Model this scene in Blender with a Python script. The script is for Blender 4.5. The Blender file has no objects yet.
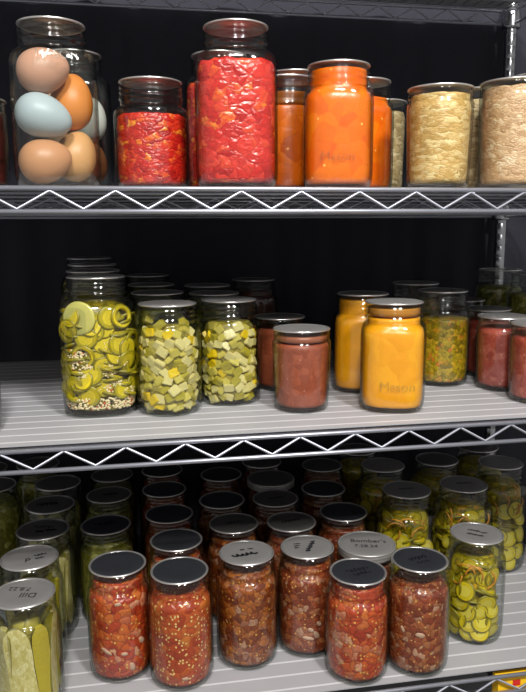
import bpy, math, random
from mathutils import Vector, Matrix, noise
random.seed(7)
PI = math.pi
CM = 0.01
sc = bpy.context.scene
COL = sc.collection
CAMZ = 1.35                      # camera height; everything below is measured from it in cm
def W(x, y, z): return Vector((x*CM, y*CM, CAMZ + z*CM))

# ------------------------------------------------------------------ basics
def lin(h):
    h = h.lstrip('#')
    o = []
    for i in (0, 2, 4):
        c = int(h[i:i+2], 16)/255
        o.append(c/12.92 if c <= .04045 else ((c+.055)/1.055)**2.4)
    return (*o, 1)

class MB:
    """collects verts / faces for ONE mesh object (units: cm, local)"""
    def __init__(s): s.v = []; s.f = []; s.m = []
    def add(s, vs, fs, mi=0):
        b = len(s.v); s.v += [tuple(v) for v in vs]
        s.f += [tuple(b+i for i in f) for f in fs]; s.m += [mi]*len(fs)
    def box(s, x0, x1, y0, y1, z0, z1, mi=0):
        vs = [(x, y, z) for z in (z0, z1) for y in (y0, y1) for x in (x0, x1)]
        s.add(vs, [(0,2,3,1),(4,5,7,6),(0,1,5,4),(2,6,7,3),(0,4,6,2),(1,3,7,5)], mi)
    def tube(s, pts, r, seg=8, mi=0, cap=True):
        pts = [Vector(p) for p in pts]; n = len(pts); vs = []; fs = []
        up = None
        for i, p in enumerate(pts):
            t = (pts[min(i+1, n-1)] - pts[max(i-1, 0)]).normalized()
            if up is None:
                up = Vector((0,0,1)) if abs(t.z) < .9 else Vector((1,0,0))
            a = (up - t*up.dot(t)).normalized(); b = t.cross(a); up = a
            for k in range(seg):
                w = 2*PI*k/seg
                vs.append(p + a*(r*math.cos(w)) + b*(r*math.sin(w)))
        for i in range(n-1):
            for k in range(seg):
                k2 = (k+1) % seg
                fs.append((i*seg+k, i*seg+k2, (i+1)*seg+k2, (i+1)*seg+k))
        if cap:
            fs.append(tuple(range(seg))[::-1]); fs.append(tuple((n-1)*seg+k for k in range(seg)))
        s.add(vs, fs, mi)
    def lathe(s, prof, seg=48, mi=0, closed=False, disp=None):
        """prof: (r, z[, n]) ; n = superellipse exponent of the ring"""
        vs = []; fs = []; n = len(prof)
        for q in prof:
            r, z = q[0], q[1]; e = q[2] if len(q) > 2 else 2
            for k in range(seg):
                w = 2*PI*(k+.5)/seg; c, d = math.cos(w), math.sin(w)
                f = 1 if e == 2 else 1/((abs(c)**e+abs(d)**e)**(1/e))
                v = Vector((r*f*c, r*f*d, z))
                if disp: v = disp(v, r)
                vs.append(v)
        for i in range(n-1 if not closed else n):
            j = (i+1) % n
            for k in range(seg):
                k2 = (k+1) % seg
                fs.append((i*seg+k, i*seg+k2, j*seg+k2, j*seg+k))
        if not closed:
            fs.append(tuple(range(seg))[::-1]); fs.append(tuple((n-1)*seg+k for k in range(seg)))
        s.add(vs, fs, mi)
    def mesh(s, name, mats, smooth=True):
        me = bpy.data.meshes.new(name)
        me.from_pydata([(x*CM, y*CM, z*CM) for x, y, z in s.v], [], s.f)
        for m in (mats if isinstance(mats, (list, tuple)) else [mats]): me.materials.append(m)
        me.polygons.foreach_set('material_index', s.m)
        if smooth: me.polygons.foreach_set('use_smooth', [True]*len(s.f))
        me.update()
        return me

def link(name, data, parent=None, loc=None):
    o = bpy.data.objects.new(name, data); COL.objects.link(o)
    if parent: o.parent = parent
    if loc is not None: o.location = loc
    return o
def tag(o, label=None, cat=None, group=None, kind=None):
    if label: o['label'] = label
    if cat: o['category'] = cat
    if group: o['group'] = group
    if kind: o['kind'] = kind
    return o
def sharpen(me, ang=35):
    try: me.set_sharp_from_angle(angle=math.radians(ang))
    except Exception: pass

# ------------------------------------------------------------------ materials
def newmat(name):
    m = bpy.data.materials.new(name); m.use_nodes = True
    nt = m.node_tree; nt.nodes.clear()
    out = nt.nodes.new('ShaderNodeOutputMaterial')
    return m, nt, out
def P(name, col, rough=.5, metal=0, spec=.5, bump=None, coat=0):
    m, nt, out = newmat(name)
    b = nt.nodes.new('ShaderNodeBsdfPrincipled')
    b.inputs['Base Color'].default_value = lin(col) if isinstance(col, str) else col
    b.inputs['Roughness'].default_value = rough; b.inputs['Metallic'].default_value = metal
    b.inputs['Specular IOR Level'].default_value = spec
    b.inputs['Coat Weight'].default_value = coat
    if bump:
        tc = nt.nodes.new('ShaderNodeTexCoord'); n = nt.nodes.new('ShaderNodeTexNoise')
        n.inputs['Scale'].default_value = bump[0]
        bp = nt.nodes.new('ShaderNodeBump'); bp.inputs['Strength'].default_value = bump[1]; bp.inputs['Distance'].default_value = bump[2]
        nt.links.new(tc.outputs['Object'], n.inputs['Vector']); nt.links.new(n.outputs['Fac'], bp.inputs['Height'])
        nt.links.new(bp.outputs['Normal'], b.inputs['Normal'])
    nt.links.new(b.outputs[0], out.inputs[0])
    return m
def clear(name, col, edge, spec=.05, rough=.02, blend_pow=3.0):
    """thin clear wall: see-through, darker where looked along, Schlick reflection"""
    m, nt, out = newmat(name)
    N = nt.nodes.new; L = nt.links.new
    lw = N('ShaderNodeLayerWeight'); lw.inputs['Blend'].default_value = .5
    p1 = N('ShaderNodeMath'); p1.operation = 'POWER'; p1.inputs[1].default_value = blend_pow
    L(lw.outputs['Facing'], p1.inputs[0])
    mc = N('ShaderNodeMix'); mc.data_type = 'RGBA'
    mc.inputs['A'].default_value = lin(col); mc.inputs['B'].default_value = lin(edge)
    L(p1.outputs[0], mc.inputs['Factor'])
    tr = N('ShaderNodeBsdfTransparent'); L(mc.outputs['Result'], tr.inputs['Color'])
    gl = N('ShaderNodeBsdfGlossy'); gl.inputs['Roughness'].default_value = rough
    p2 = N('ShaderNodeMath'); p2.operation = 'POWER'; p2.inputs[1].default_value = 5
    L(lw.outputs['Facing'], p2.inputs[0])
    ma = N('ShaderNodeMath'); ma.operation = 'MULTIPLY_ADD'; ma.inputs[1].default_value = .7; ma.inputs[2].default_value = spec
    L(p2.outputs[0], ma.inputs[0])
    mx = N('ShaderNodeMixShader'); L(ma.outputs[0], mx.inputs[0]); L(tr.outputs[0], mx.inputs[1]); L(gl.outputs[0], mx.inputs[2])
    L(mx.outputs[0], out.inputs[0])
    return m
def chunk(name, ramp, scale, gap='#301008', gapw=.06, seeds=None, stretch=(1,1,1), warp=.35, rough=.38, bump=.5, gapmix=.75, mottle=.25):
    """packed pieces: every voronoi cell one colour out of the ramp, thin darker joints, optional pale seeds or painted sparkle dots"""
    m, nt, out = newmat(name)
    N = nt.nodes.new; L = nt.links.new
    tc = N('ShaderNodeTexCoord'); oi = N('ShaderNodeObjectInfo')
    sh = N('ShaderNodeVectorMath'); sh.operation = 'SCALE'; sh.inputs[0].default_value = (3.1, 1.7, 2.3); L(oi.outputs['Random'], sh.inputs['Scale'])
    ad = N('ShaderNodeVectorMath'); ad.operation = 'ADD'; L(tc.outputs['Object'], ad.inputs[0]); L(sh.outputs[0], ad.inputs[1])
    st = N('ShaderNodeVectorMath'); st.operation = 'MULTIPLY'; st.inputs[1].default_value = stretch; L(ad.outputs[0], st.inputs[0])
    nz = N('ShaderNodeTexNoise'); nz.inputs['Scale'].default_value = scale*.9; nz.inputs['Detail'].default_value = 2; L(st.outputs[0], nz.inputs['Vector'])
    sb = N('ShaderNodeVectorMath'); sb.operation = 'SUBTRACT'; sb.inputs[1].default_value = (.5,.5,.5); L(nz.outputs['Color'], sb.inputs[0])
    s2 = N('ShaderNodeVectorMath'); s2.operation = 'SCALE'; s2.inputs['Scale'].default_value = warp/scale*2; L(sb.outputs[0], s2.inputs[0])
    a2 = N('ShaderNodeVectorMath'); a2.operation = 'ADD'; L(st.outputs[0], a2.inputs[0]); L(s2.outputs[0], a2.inputs[1])
    v1 = N('ShaderNodeTexVoronoi'); v1.inputs['Scale'].default_value = scale; L(a2.outputs[0], v1.inputs['Vector'])
    v2 = N('ShaderNodeTexVoronoi'); v2.feature = 'DISTANCE_TO_EDGE'; v2.inputs['Scale'].default_value = scale; L(a2.outputs[0], v2.inputs['Vector'])
    sx = N('ShaderNodeSeparateColor'); L(v1.outputs['Color'], sx.inputs[0])
    cr = N('ShaderNodeValToRGB'); el = cr.color_ramp.elements
    for i, (p, c) in enumerate(ramp):
        e = el[i] if i < 2 else el.new(p)
        e.position = p; e.color = lin(c)
    n2 = N('ShaderNodeTexNoise'); n2.inputs['Scale'].default_value = scale*2.2; n2.inputs['Detail'].default_value = 3; L(st.outputs[0], n2.inputs['Vector'])
    mm = N('ShaderNodeMath'); mm.operation = 'MULTIPLY_ADD'; mm.inputs[1].default_value = mottle; L(n2.outputs['Fac'], mm.inputs[0])
    m0 = N('ShaderNodeMath'); m0.operation = 'ADD'; m0.inputs[1].default_value = -mottle*.5; L(sx.outputs[0], m0.inputs[0]); L(m0.outputs[0], mm.inputs[2])
    L(mm.outputs[0], cr.inputs[0])
    gr = N('ShaderNodeMapRange'); gr.inputs['From Max'].default_value = gapw; gr.inputs['To Min'].default_value = gapmix; gr.inputs['To Max'].default_value = 0; L(v2.outputs['Distance'], gr.inputs['Value'])
    mg = N('ShaderNodeMix'); mg.data_type = 'RGBA'; L(gr.outputs[0], mg.inputs['Factor']); L(cr.outputs[0], mg.inputs['A']); mg.inputs['B'].default_value = lin(gap)
    last = mg.outputs['Result']
    if seeds:
        scol, sscale, dens, size = seeds
        v3 = N('ShaderNodeTexVoronoi'); v3.inputs['Scale'].default_value = sscale; L(ad.outputs[0], v3.inputs['Vector'])
        s3 = N('ShaderNodeSeparateColor'); L(v3.outputs['Color'], s3.inputs[0])
        lt = N('ShaderNodeMath'); lt.operation = 'LESS_THAN'; lt.inputs[1].default_value = size; L(v3.outputs['Distance'], lt.inputs[0])
        l2 = N('ShaderNodeMath'); l2.operation = 'LESS_THAN'; l2.inputs[1].default_value = dens; L(s3.outputs[0], l2.inputs[0])
        mu = N('ShaderNodeMath'); mu.operation = 'MULTIPLY'; L(lt.outputs[0], mu.inputs[0]); L(l2.outputs[0], mu.inputs[1])
        ms = N('ShaderNodeMix'); ms.data_type = 'RGBA'; L(mu.outputs[0], ms.inputs['Factor']); L(last, ms.inputs['A']); ms.inputs['B'].default_value = lin(scol)
        last = ms.outputs['Result']
    b = N('ShaderNodeBsdfPrincipled'); b.inputs['Roughness'].default_value = rough
    L(last, b.inputs['Base Color'])
    bp = N('ShaderNodeBump'); bp.inputs['Strength'].default_value = bump; bp.inputs['Distance'].default_value = .35/scale
    sm = N('ShaderNodeMath'); sm.operation = 'MINIMUM'; sm.inputs[1].default_value = .3; L(v2.outputs['Distance'], sm.inputs[0])
    sn = N('ShaderNodeMath'); sn.operation = 'MULTIPLY_ADD'; sn.inputs[1].default_value = .35; L(n2.outputs['Fac'], sn.inputs[0]); L(sm.outputs[0], sn.inputs[2])
    L(sn.outputs[0], bp.inputs['Height']); L(bp.outputs['Normal'], b.inputs['Normal'])
    L(b.outputs[0], out.inputs[0])
    return m

GLASS = clear('clear_glass', '#f8faf8', '#c4c8c4', spec=.075, rough=.07)
GLASSIN = clear('inner_glass', '#fafbfa', '#e0e2e0', spec=.006, rough=.05)
EMBOSS = clear('embossed_glass', '#f6f8f6', '#d8dcd8', spec=.07, rough=.2)
BRINE = clear('clear_brine', '#f3efe4', '#cfc8b8', spec=.01)
CHROME = P('chrome', '#b2b5c0', .42, .82)
CHROMEP = P('chrome_post', '#b4b6ba', .25, 1)
LIDS = {'g': P('grey_lid_metal', '#b4b2b0', .42, .7, bump=(60, .15, .001)),
        'd': P('dark_reflection_lid_metal', '#5c5f66', .4, .85),  # polished metal; the mirrored black surroundings are painted into its colour
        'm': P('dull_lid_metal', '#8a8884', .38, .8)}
RIM = P('bright_lid_rim', '#e2e0de', .28, .85)
INK = P('marker_ink', '#17171c', .6)
def curtain_mat():
    m = P('black_cloth', '#3a3a42', .95, spec=.08, bump=(420, .4, .002)); return m
CLOTH = curtain_mat()
LINER = P('grey_plastic_liner', '#9d9da0', .45, spec=.35)
LINERIB = P('liner_rib', '#c6c6c9', .35, spec=.5)
FLOORM = P('concrete_floor', '#77746f', .6, bump=(30, .2, .003))
WALLM = P('painted_wall', '#6b6b6e', .8)
YEL = P('yellow_card', '#fcc81e', .5); REDM = P('red_print', '#cc2a20', .5)

M = {
 'tomato': chunk('diced_tomato', [(0,'#ae1a18'),(.35,'#cc2a22'),(.75,'#d83c30'),(.92,'#da4c28'),(1,'#ea7c2c')], 60, '#8a0c12', .06, None, warp=.8, gapmix=.4, rough=.25, bump=.45, stretch=(1,1,1.3), mottle=.4),
 'tomato2': chunk('crushed_tomato', [(0,'#9c1412'),(.4,'#bc2018'),(.8,'#ce321c'),(.94,'#da5e22'),(1,'#ec962e')], 105, '#8c0c0e', .08, None, warp=.8, gapmix=.5, rough=.25, bump=.7, stretch=(.9,.9,1.5), mottle=.35),
 'orange': chunk('orange_puree', [(0,'#dd5c02'),(.5,'#e66a04'),(1,'#ea7606')], 40, '#dd5c02', .02, ('#ffb45c', 120, .12, .2), rough=.3, bump=.1, mottle=.6),  # pale dots are painted sparkle from tiny bubbles, not seeds
 'orange2': chunk('dark_orange_puree', [(0,'#b24a04'),(.5,'#c65a06'),(1,'#d06608')], 40, '#a84404', .03, ('#f0a050', 95, .12, .2), rough=.35, bump=.12, mottle=.6),  # same painted sparkle dots, in a deeper orange
 'yellow': chunk('yellow_puree', [(0,'#f2a00a'),(.5,'#f6a60e'),(1,'#f8ac14')], 30, '#e69a08', .01, None, rough=.35, bump=.15, mottle=.7),
 'kraut': chunk('shredded_cabbage', [(0,'#b8924e'),(.35,'#cea562'),(.7,'#dcb878'),(1,'#e8cf98')], 130, '#9a7438', .1, None, stretch=(.6,.6,1.4), warp=1.3, rough=.38, bump=.4, gapmix=.4, mottle=.7),
 'kraut2': chunk('tan_cabbage', [(0,'#b89068'),(.4,'#cba178'),(.75,'#d8b28a'),(1,'#e4c8a6')], 120, '#9c7650', .1, None, stretch=(.75,.75,1.3), warp=1.2, rough=.4, bump=.55, gapmix=.3, mottle=.5),
 'kraut3': chunk('olive_cabbage', [(0,'#8a7450'),(.4,'#a58e66'),(.75,'#b8a27a'),(1,'#ccb894')], 100, '#6a5634', .1, None, stretch=(.75,.75,1.4), warp=1.1, rough=.4, bump=.6, gapmix=.35, mottle=.5),
 'pink': chunk('apple_sauce', [(0,'#8e4228'),(.5,'#9a4a30'),(1,'#a65438')], 90, '#884028', .03, ('#c88070', 160, .05, .2), rough=.45, bump=.2, mottle=.7),
 'pink2': chunk('rhubarb_sauce', [(0,'#9a3c30'),(.5,'#aa4a3c'),(1,'#bc6454')], 110, '#90382c', .05, ('#d8a090', 150, .10, .22), rough=.4, bump=.4, mottle=.7),
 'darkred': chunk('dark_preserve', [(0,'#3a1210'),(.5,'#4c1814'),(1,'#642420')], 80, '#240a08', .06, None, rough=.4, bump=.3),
 'relish': chunk('green_relish', [(0,'#6e5a0a'),(.3,'#968010'),(.6,'#b09416'),(.84,'#c49a24'),(.95,'#c07a1a'),(1,'#cc6a20')], 150, '#4a3e06', .08, None, warp=.6, rough=.3, bump=.6, gapmix=.6),
 'greenmix': chunk('chopped_green_pickle', [(0,'#6a681c'),(.4,'#8c8a30'),(.75,'#aaa648'),(1,'#c4c06e')], 95, '#3c3a0e', .08, None, warp=.5, rough=.35, bump=.6, gapmix=.6),
 'salsa_a': chunk('chunky_salsa', [(0,'#a02e16'),(.3,'#bc4220'),(.55,'#c95424'),(.78,'#d06c2c'),(.9,'#c46644'),(1,'#dca080')], 78, '#6e180c', .1, ('#ecb45c', 190, .3, .3), warp=.6, rough=.32, bump=.65, gapmix=.6),
 'salsa_b': chunk('seedy_salsa', [(0,'#a43818'),(.4,'#b8481c'),(.75,'#c45a24'),(1,'#ce7630')], 70, '#7c200e', .08, ('#f0cc84', 210, .42, .34), warp=.7, rough=.3, bump=.55, gapmix=.45),
 'salsa_c': chunk('brown_salsa', [(0,'#6c2c14'),(.3,'#8a4018'),(.55,'#a4561e'),(.78,'#b4682a'),(.9,'#9a5e48'),(1,'#b8886c')], 105, '#44180a', .1, ('#e0a850', 200, .24, .3), warp=.5, rough=.32, bump=.65, gapmix=.6),
 'salsa_d': chunk('red_brown_salsa', [(0,'#783016'),(.3,'#8e3e22'),(.55,'#a04e2c'),(.78,'#b06636'),(.9,'#a4684c'),(1,'#c49478')], 110, '#501208', .1, ('#e0a860', 200, .24, .3), warp=.5, rough=.3, bump=.7, gapmix=.6),
 'brinegreen': chunk('yellow_green_brine', [(0,'#6c6012'),(.5,'#8a7a20'),(1,'#a09034')], 70, '#54520e', .1, None, rough=.5, bump=.2),
 'brineolive': chunk('olive_brine', [(0,'#7c6e0a'),(.5,'#988612'),(1,'#b09a1c')], 60, '#453c04', .12, None, rough=.4, bump=.3),
 'brineyel': chunk('yellow_pickle_brine', [(0,'#8c7e08'),(.45,'#ae9c0c'),(.8,'#c8b012'),(1,'#cc981e')], 75, '#463e04', .12, None, warp=.9, rough=.35, bump=.4),
 'brinepale': chunk('cloudy_dill_brine', [(0,'#94882a'),(.5,'#aa9c3c'),(1,'#bcae50')], 50, '#5c5a14', .1, None, rough=.4, bump=.2),
}
CUBE = [P('pale_cube_flesh', '#d2c582', .35, bump=(200,.3,.002)), P('cream_cube_flesh', '#c2b350', .35, bump=(200,.3,.002)), P('yellow_cube_flesh', '#dcbc14', .3, bump=(200,.3,.002)), P('green_cube_flesh', '#a89a30', .35, bump=(200,.3,.002))]
SKIN = P('pickle_skin', '#857a10', .35, bump=(120,.3,.002)); FLESH = P('pickle_flesh', '#d0b91c', .3, bump=(300,.4,.002)); FLESH2 = P('pickle_flesh_olive', '#a8980f', .3, bump=(300,.4,.002))
CORE = P('pickle_seed_core', '#dccb4c', .3, bump=(500,.5,.002))
ONION = P('onion_strip', '#c98a2a', .35); SEEDM = P('pale_seed', '#e6d3a6', .4); REDF = P('red_flake', '#c04a22', .4); PALEV = P('pale_slice', '#b4b060', .25)
SPEARF = chunk('spear_flesh', [(0,'#c8b868'),(.5,'#dccf8c'),(1,'#e8dea6')], 260, '#b8a850', .1, None, stretch=(1,1,.6), rough=.3, bump=.4, gapmix=.4); SPEARS = P('spear_skin', '#827a1a', .35, bump=(90,.4,.003)); SPEARY = P('spear_flesh_yellow', '#c4b030', .35, bump=(200,.4,.003))

SYR = {'syrup_amber': P('amber_film', '#b87a28', .3), 'syrup_pink': P('pale_sauce_film', '#9c5a40', .35), 'syrup_dark': P('dark_amber_film', '#7c4210', .3)}
# ------------------------------------------------------------------ jars
R0 = {'HG': 5.5, 'WQ': 4.85, 'WP': 4.4, 'TS': 5.15}
def interp(tab, z):
    for (r0, z0, n0), (r1, z1, n1) in zip(tab, tab[1:]):
        if z <= z1:
            t = 0 if z1 == z0 else max(0, (z-z0)/(z1-z0)); return r0+(r1-r0)*t, n0+(n1-n0)*t
    return tab[-1][0], tab[-1][2]
def profile(t, h, R, lr, sq):
    n = 3.1 if sq else 2
    rn = lr - .14
    if t == 'WP':
        return [(.80*R,0,2),(.87*R,.12,2),(.915*R,.45,2),(.935*R,1.1,2),(.965*R,h*.4,2),(.995*R,h-3.0,2),(1.0*R,h-2.2,2),(1.0*R,h-2.05,2),(.975*R,h-1.95,2),
                (lr-.07,h-1.75,2),(lr-.17,h-1.5,2),(lr-.08,h-1.2,2),(lr-.18,h-1.0,2),(lr-.08,h-.75,2),(rn,h-.5,2),(rn,h-.3,2)]
    sh = {'HG': 5.1, 'WQ': 4.7, 'TS': 4.5}[t]; nk = {'HG': 3.2, 'WQ': 2.9, 'TS': 3.3}[t]
    a = [(.76*R,0,2+(n-2)*.5),(.86*R,.12,2+(n-2)*.6),(.935*R,.5,2+(n-2)*.8),(.98*R,1.15,n),(.998*R,2.0,n),(R,3.2,n),(R,h*.45,n),(R,h-sh-.6,n),(.995*R,h-sh,n)]
    # shoulder: quarter turn from R to the neck
    for k in range(1, 7):
        w = k/6*PI/2
        a.append((rn+.05+(R*.995-rn-.05)*math.cos(w), h-sh+(sh-nk-.15)*math.sin(w), n+(2-n)*k/6))
    a += [(rn,h-nk,2),(rn+.03,h-2.6,2),(rn+.2,h-2.45,2),(rn+.22,h-2.2,2),(rn+.02,h-2.05,2),(rn,h-1.75,2),(rn+.14,h-1.6,2),(rn+.14,h-1.42,2),(rn,h-1.28,2),
          (rn,h-1.1,2),(rn+.14,h-.95,2),(rn+.14,h-.78,2),(rn,h-.65,2),(rn-.02,h-.3,2)]
    return a
GCACHE = {}
def jar_glass(t, h, R, lr, sq):
    key = (t, round(h,2), R, lr, sq)
    if key in GCACHE: return GCACHE[key]
    pr = profile(t, h, R, lr, sq)
    T = .22
    inner = [(max(.3, r-T), max(z, .55), n) for r, z, n in pr if z > .4 or z == 0]
    inner[0] = (pr[0][0]*.9, .6, pr[0][2])
    loop = pr + inner[::-1]
    mb = MB(); mb.lathe(loop, 56, closed=True)
    mb.m = [0 if f//56 < len(pr)-1 or f//56 == len(loop)-1 else 1 for f in range(len(mb.f))]
    base = len(loop)-1   # the two base discs
    mb.f.append(tuple(range(56))[::-1]); mb.m.append(0); mb.f.append(tuple((len(loop)-1)*56+k for k in range(56))); mb.m.append(1)
    del mb.f[(len(loop)-1)*56:len(loop)*56]; del mb.m[(len(loop)-1)*56:len(loop)*56]
    me = mb.mesh('jar_glass', [GLASS, GLASSIN])
    GCACHE[key] = me
    return me
LCACHE = {}
def lid_mesh(lr, kind, band=False):
    key = (round(lr,2), kind, band)
    if key in LCACHE: return LCACHE[key]
    mb = MB()
    d = -1.35 if band else -.22
    prof = [(lr-.2,d),(lr-.04,d),(lr,d+.05)]
    if band: prof += [(lr,-.95),(lr-.05,-.85),(lr,-.75),(lr,-.45),(lr-.05,-.35),(lr,-.25)]
    prof += [(lr,-.08),(lr-.05,.0),(lr-.14,.03),(lr-.24,.0),(lr-.30,-.06),(lr-.34,-.06),(lr-.34,-.14),(lr-.28,-.18)]
    mb.lathe(prof, 48, closed=True)
    a = mb.mesh('lid', [LIDS['g'] if band else RIM])
    mb = MB()
    ri = lr-.35
    mb.lathe([(.05,-.2),(ri,-.2),(ri,-.08),(ri-.12,-.04),(ri-.35,-.05),(ri-.5,-.0),(ri-.65,.02),(ri*.55,.03),(ri*.5,.01),(.05,.01)], 48)
    b = mb.mesh('lid_panel', LIDS[kind])
    LCACHE[key] = (a, b)
    return a, b
def text_mesh(txt, size, extr=.012):
    cu = bpy.data.curves.new('writing', 'FONT'); cu.body = txt; cu.size = size*CM; cu.extrude = extr*CM
    cu.align_x = 'CENTER'; cu.align_y = 'CENTER'; cu.space_line = .85
    o = bpy.data.objects.new('writing', cu); COL.objects.link(o)
    dg = bpy.context.evaluated_depsgraph_get(); dg.update()
    me = bpy.data.meshes.new_from_object(o.evaluated_get(dg))
    bpy.data.objects.remove(o); bpy.data.curves.remove(cu)
    return me
JARS = {}
def make_jar(jid, shelf, t, x, y, h, lr, lidkind, label, group=None, sq=False, R=None, band=False):
    R = R or R0[t]
    z = {'A': 4.9, 'B': -27.43, 'C': -67.6}[shelf]
    root = link('mason_jar', None, loc=W(x, y, z)); root.empty_display_size = .05
    root.rotation_euler = (0, 0, -math.atan2(x, y+89))
    tag(root, label, 'jar', group)
    link('jar_glass', jar_glass(t, h, R, lr, sq), root)
    a, b = lid_mesh(lr, lidkind, band)
    l = link('lid', a, root, (0, 0, h*CM)); p = link('lid_panel', b, l)
    if lidkind == 'd': p['label'] = 'polished lid panel with its dark reflection painted in'
    JARS[jid] = dict(root=root, t=t, h=h, R=R, lr=lr, sq=sq, x=x, y=y, z=z, lid=l, rot=root.rotation_euler.z, label=label)
    return root
def lid_writing(jid, txt, size, rot=0, dx=0, dy=0):
    j = JARS[jid]; me = text_mesh(txt, size); me.materials.clear(); me.materials.append(INK)
    o = link('handwriting', me, j['lid'], (dx*CM, dy*CM, .045*CM)); o.rotation_euler = (0, 0, math.radians(rot)-j['rot'])
    o['label'] = 'black marker writing'
def inner_r(j, z, gap=.3):
    pr = profile(j['t'], j['h'], j['R'], j['lr'], j['sq']); r, n = interp(pr, z)
    zs = [q[1] for q in pr if z-.6 < q[1] < z+.6]
    for q in zs + [z-.5, z+.5]:
        if q > .6:
            a, b = interp(pr, q)
            if a < r: r = a
    return r-gap, n
def content(jid, name, mat, head, label, cat, amp=.08, kind='stuff', seg=64, gap=.29, freq=9, bottom=.68, dome=.15, group=None):
    """a mass of food that fills a jar to HEAD cm under the lid"""
    j = JARS[jid]; top = j['h']-head
    prof = []; z = bottom
    r0, n0 = inner_r(j, max(.75, bottom), gap+.05)
    prof.append((.3, bottom, 2)); prof.append((r0*.85, bottom, n0))
    z = bottom+.25
    while z < top-.05:
        r, n = inner_r(j, z, gap); prof.append((r if z > 1.2 else r-.06, z, n)); z += .42
    r, n = inner_r(j, top, gap); prof += [(r-.03, top-.02, n), (r*.8, top+dome*.4, n), (r*.45, top+dome, n), (.3, top+dome, 2)]
    off = Vector((random.random()*50, random.random()*50, 0))
    def disp(v, r):
        if amp == 0 or r < 1: return v
        nn = noise.noise((v*freq*.1)+off)*.5+.5
        q = Vector((v.x, v.y, 0)); L = q.length
        k = (L-amp*nn)/L
        return Vector((v.x*k, v.y*k, v.z - (amp*2*nn if v.z > top-.2 else 0)))
    mb = MB(); mb.lathe(prof, seg, disp=disp)
    o = link(name, mb.mesh(name, mat), loc=W(j['x'], j['y'], j['z'])); o.rotation_euler = (0, 0, j['rot'])
    tag(o, label, cat, group, kind); j['content'] = o
    return o
def put(jid, name, me, lx, ly, lz, M3, label, cat, group):
    """one piece of food, placed in the jar's own frame"""
    j = JARS[jid]
    base = Matrix.Translation(W(j['x'], j['y'], j['z'])) @ Matrix.Rotation(j['rot'], 4, 'Z')
    o = link(name, me); o.matrix_world = base @ Matrix.Translation(Vector((lx, ly, lz))*CM) @ M3.to_4x4()
    tag(o, label, cat, group)
    return o
FRONT = -PI/2                    # direction of the viewer in a jar's own frame

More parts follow.
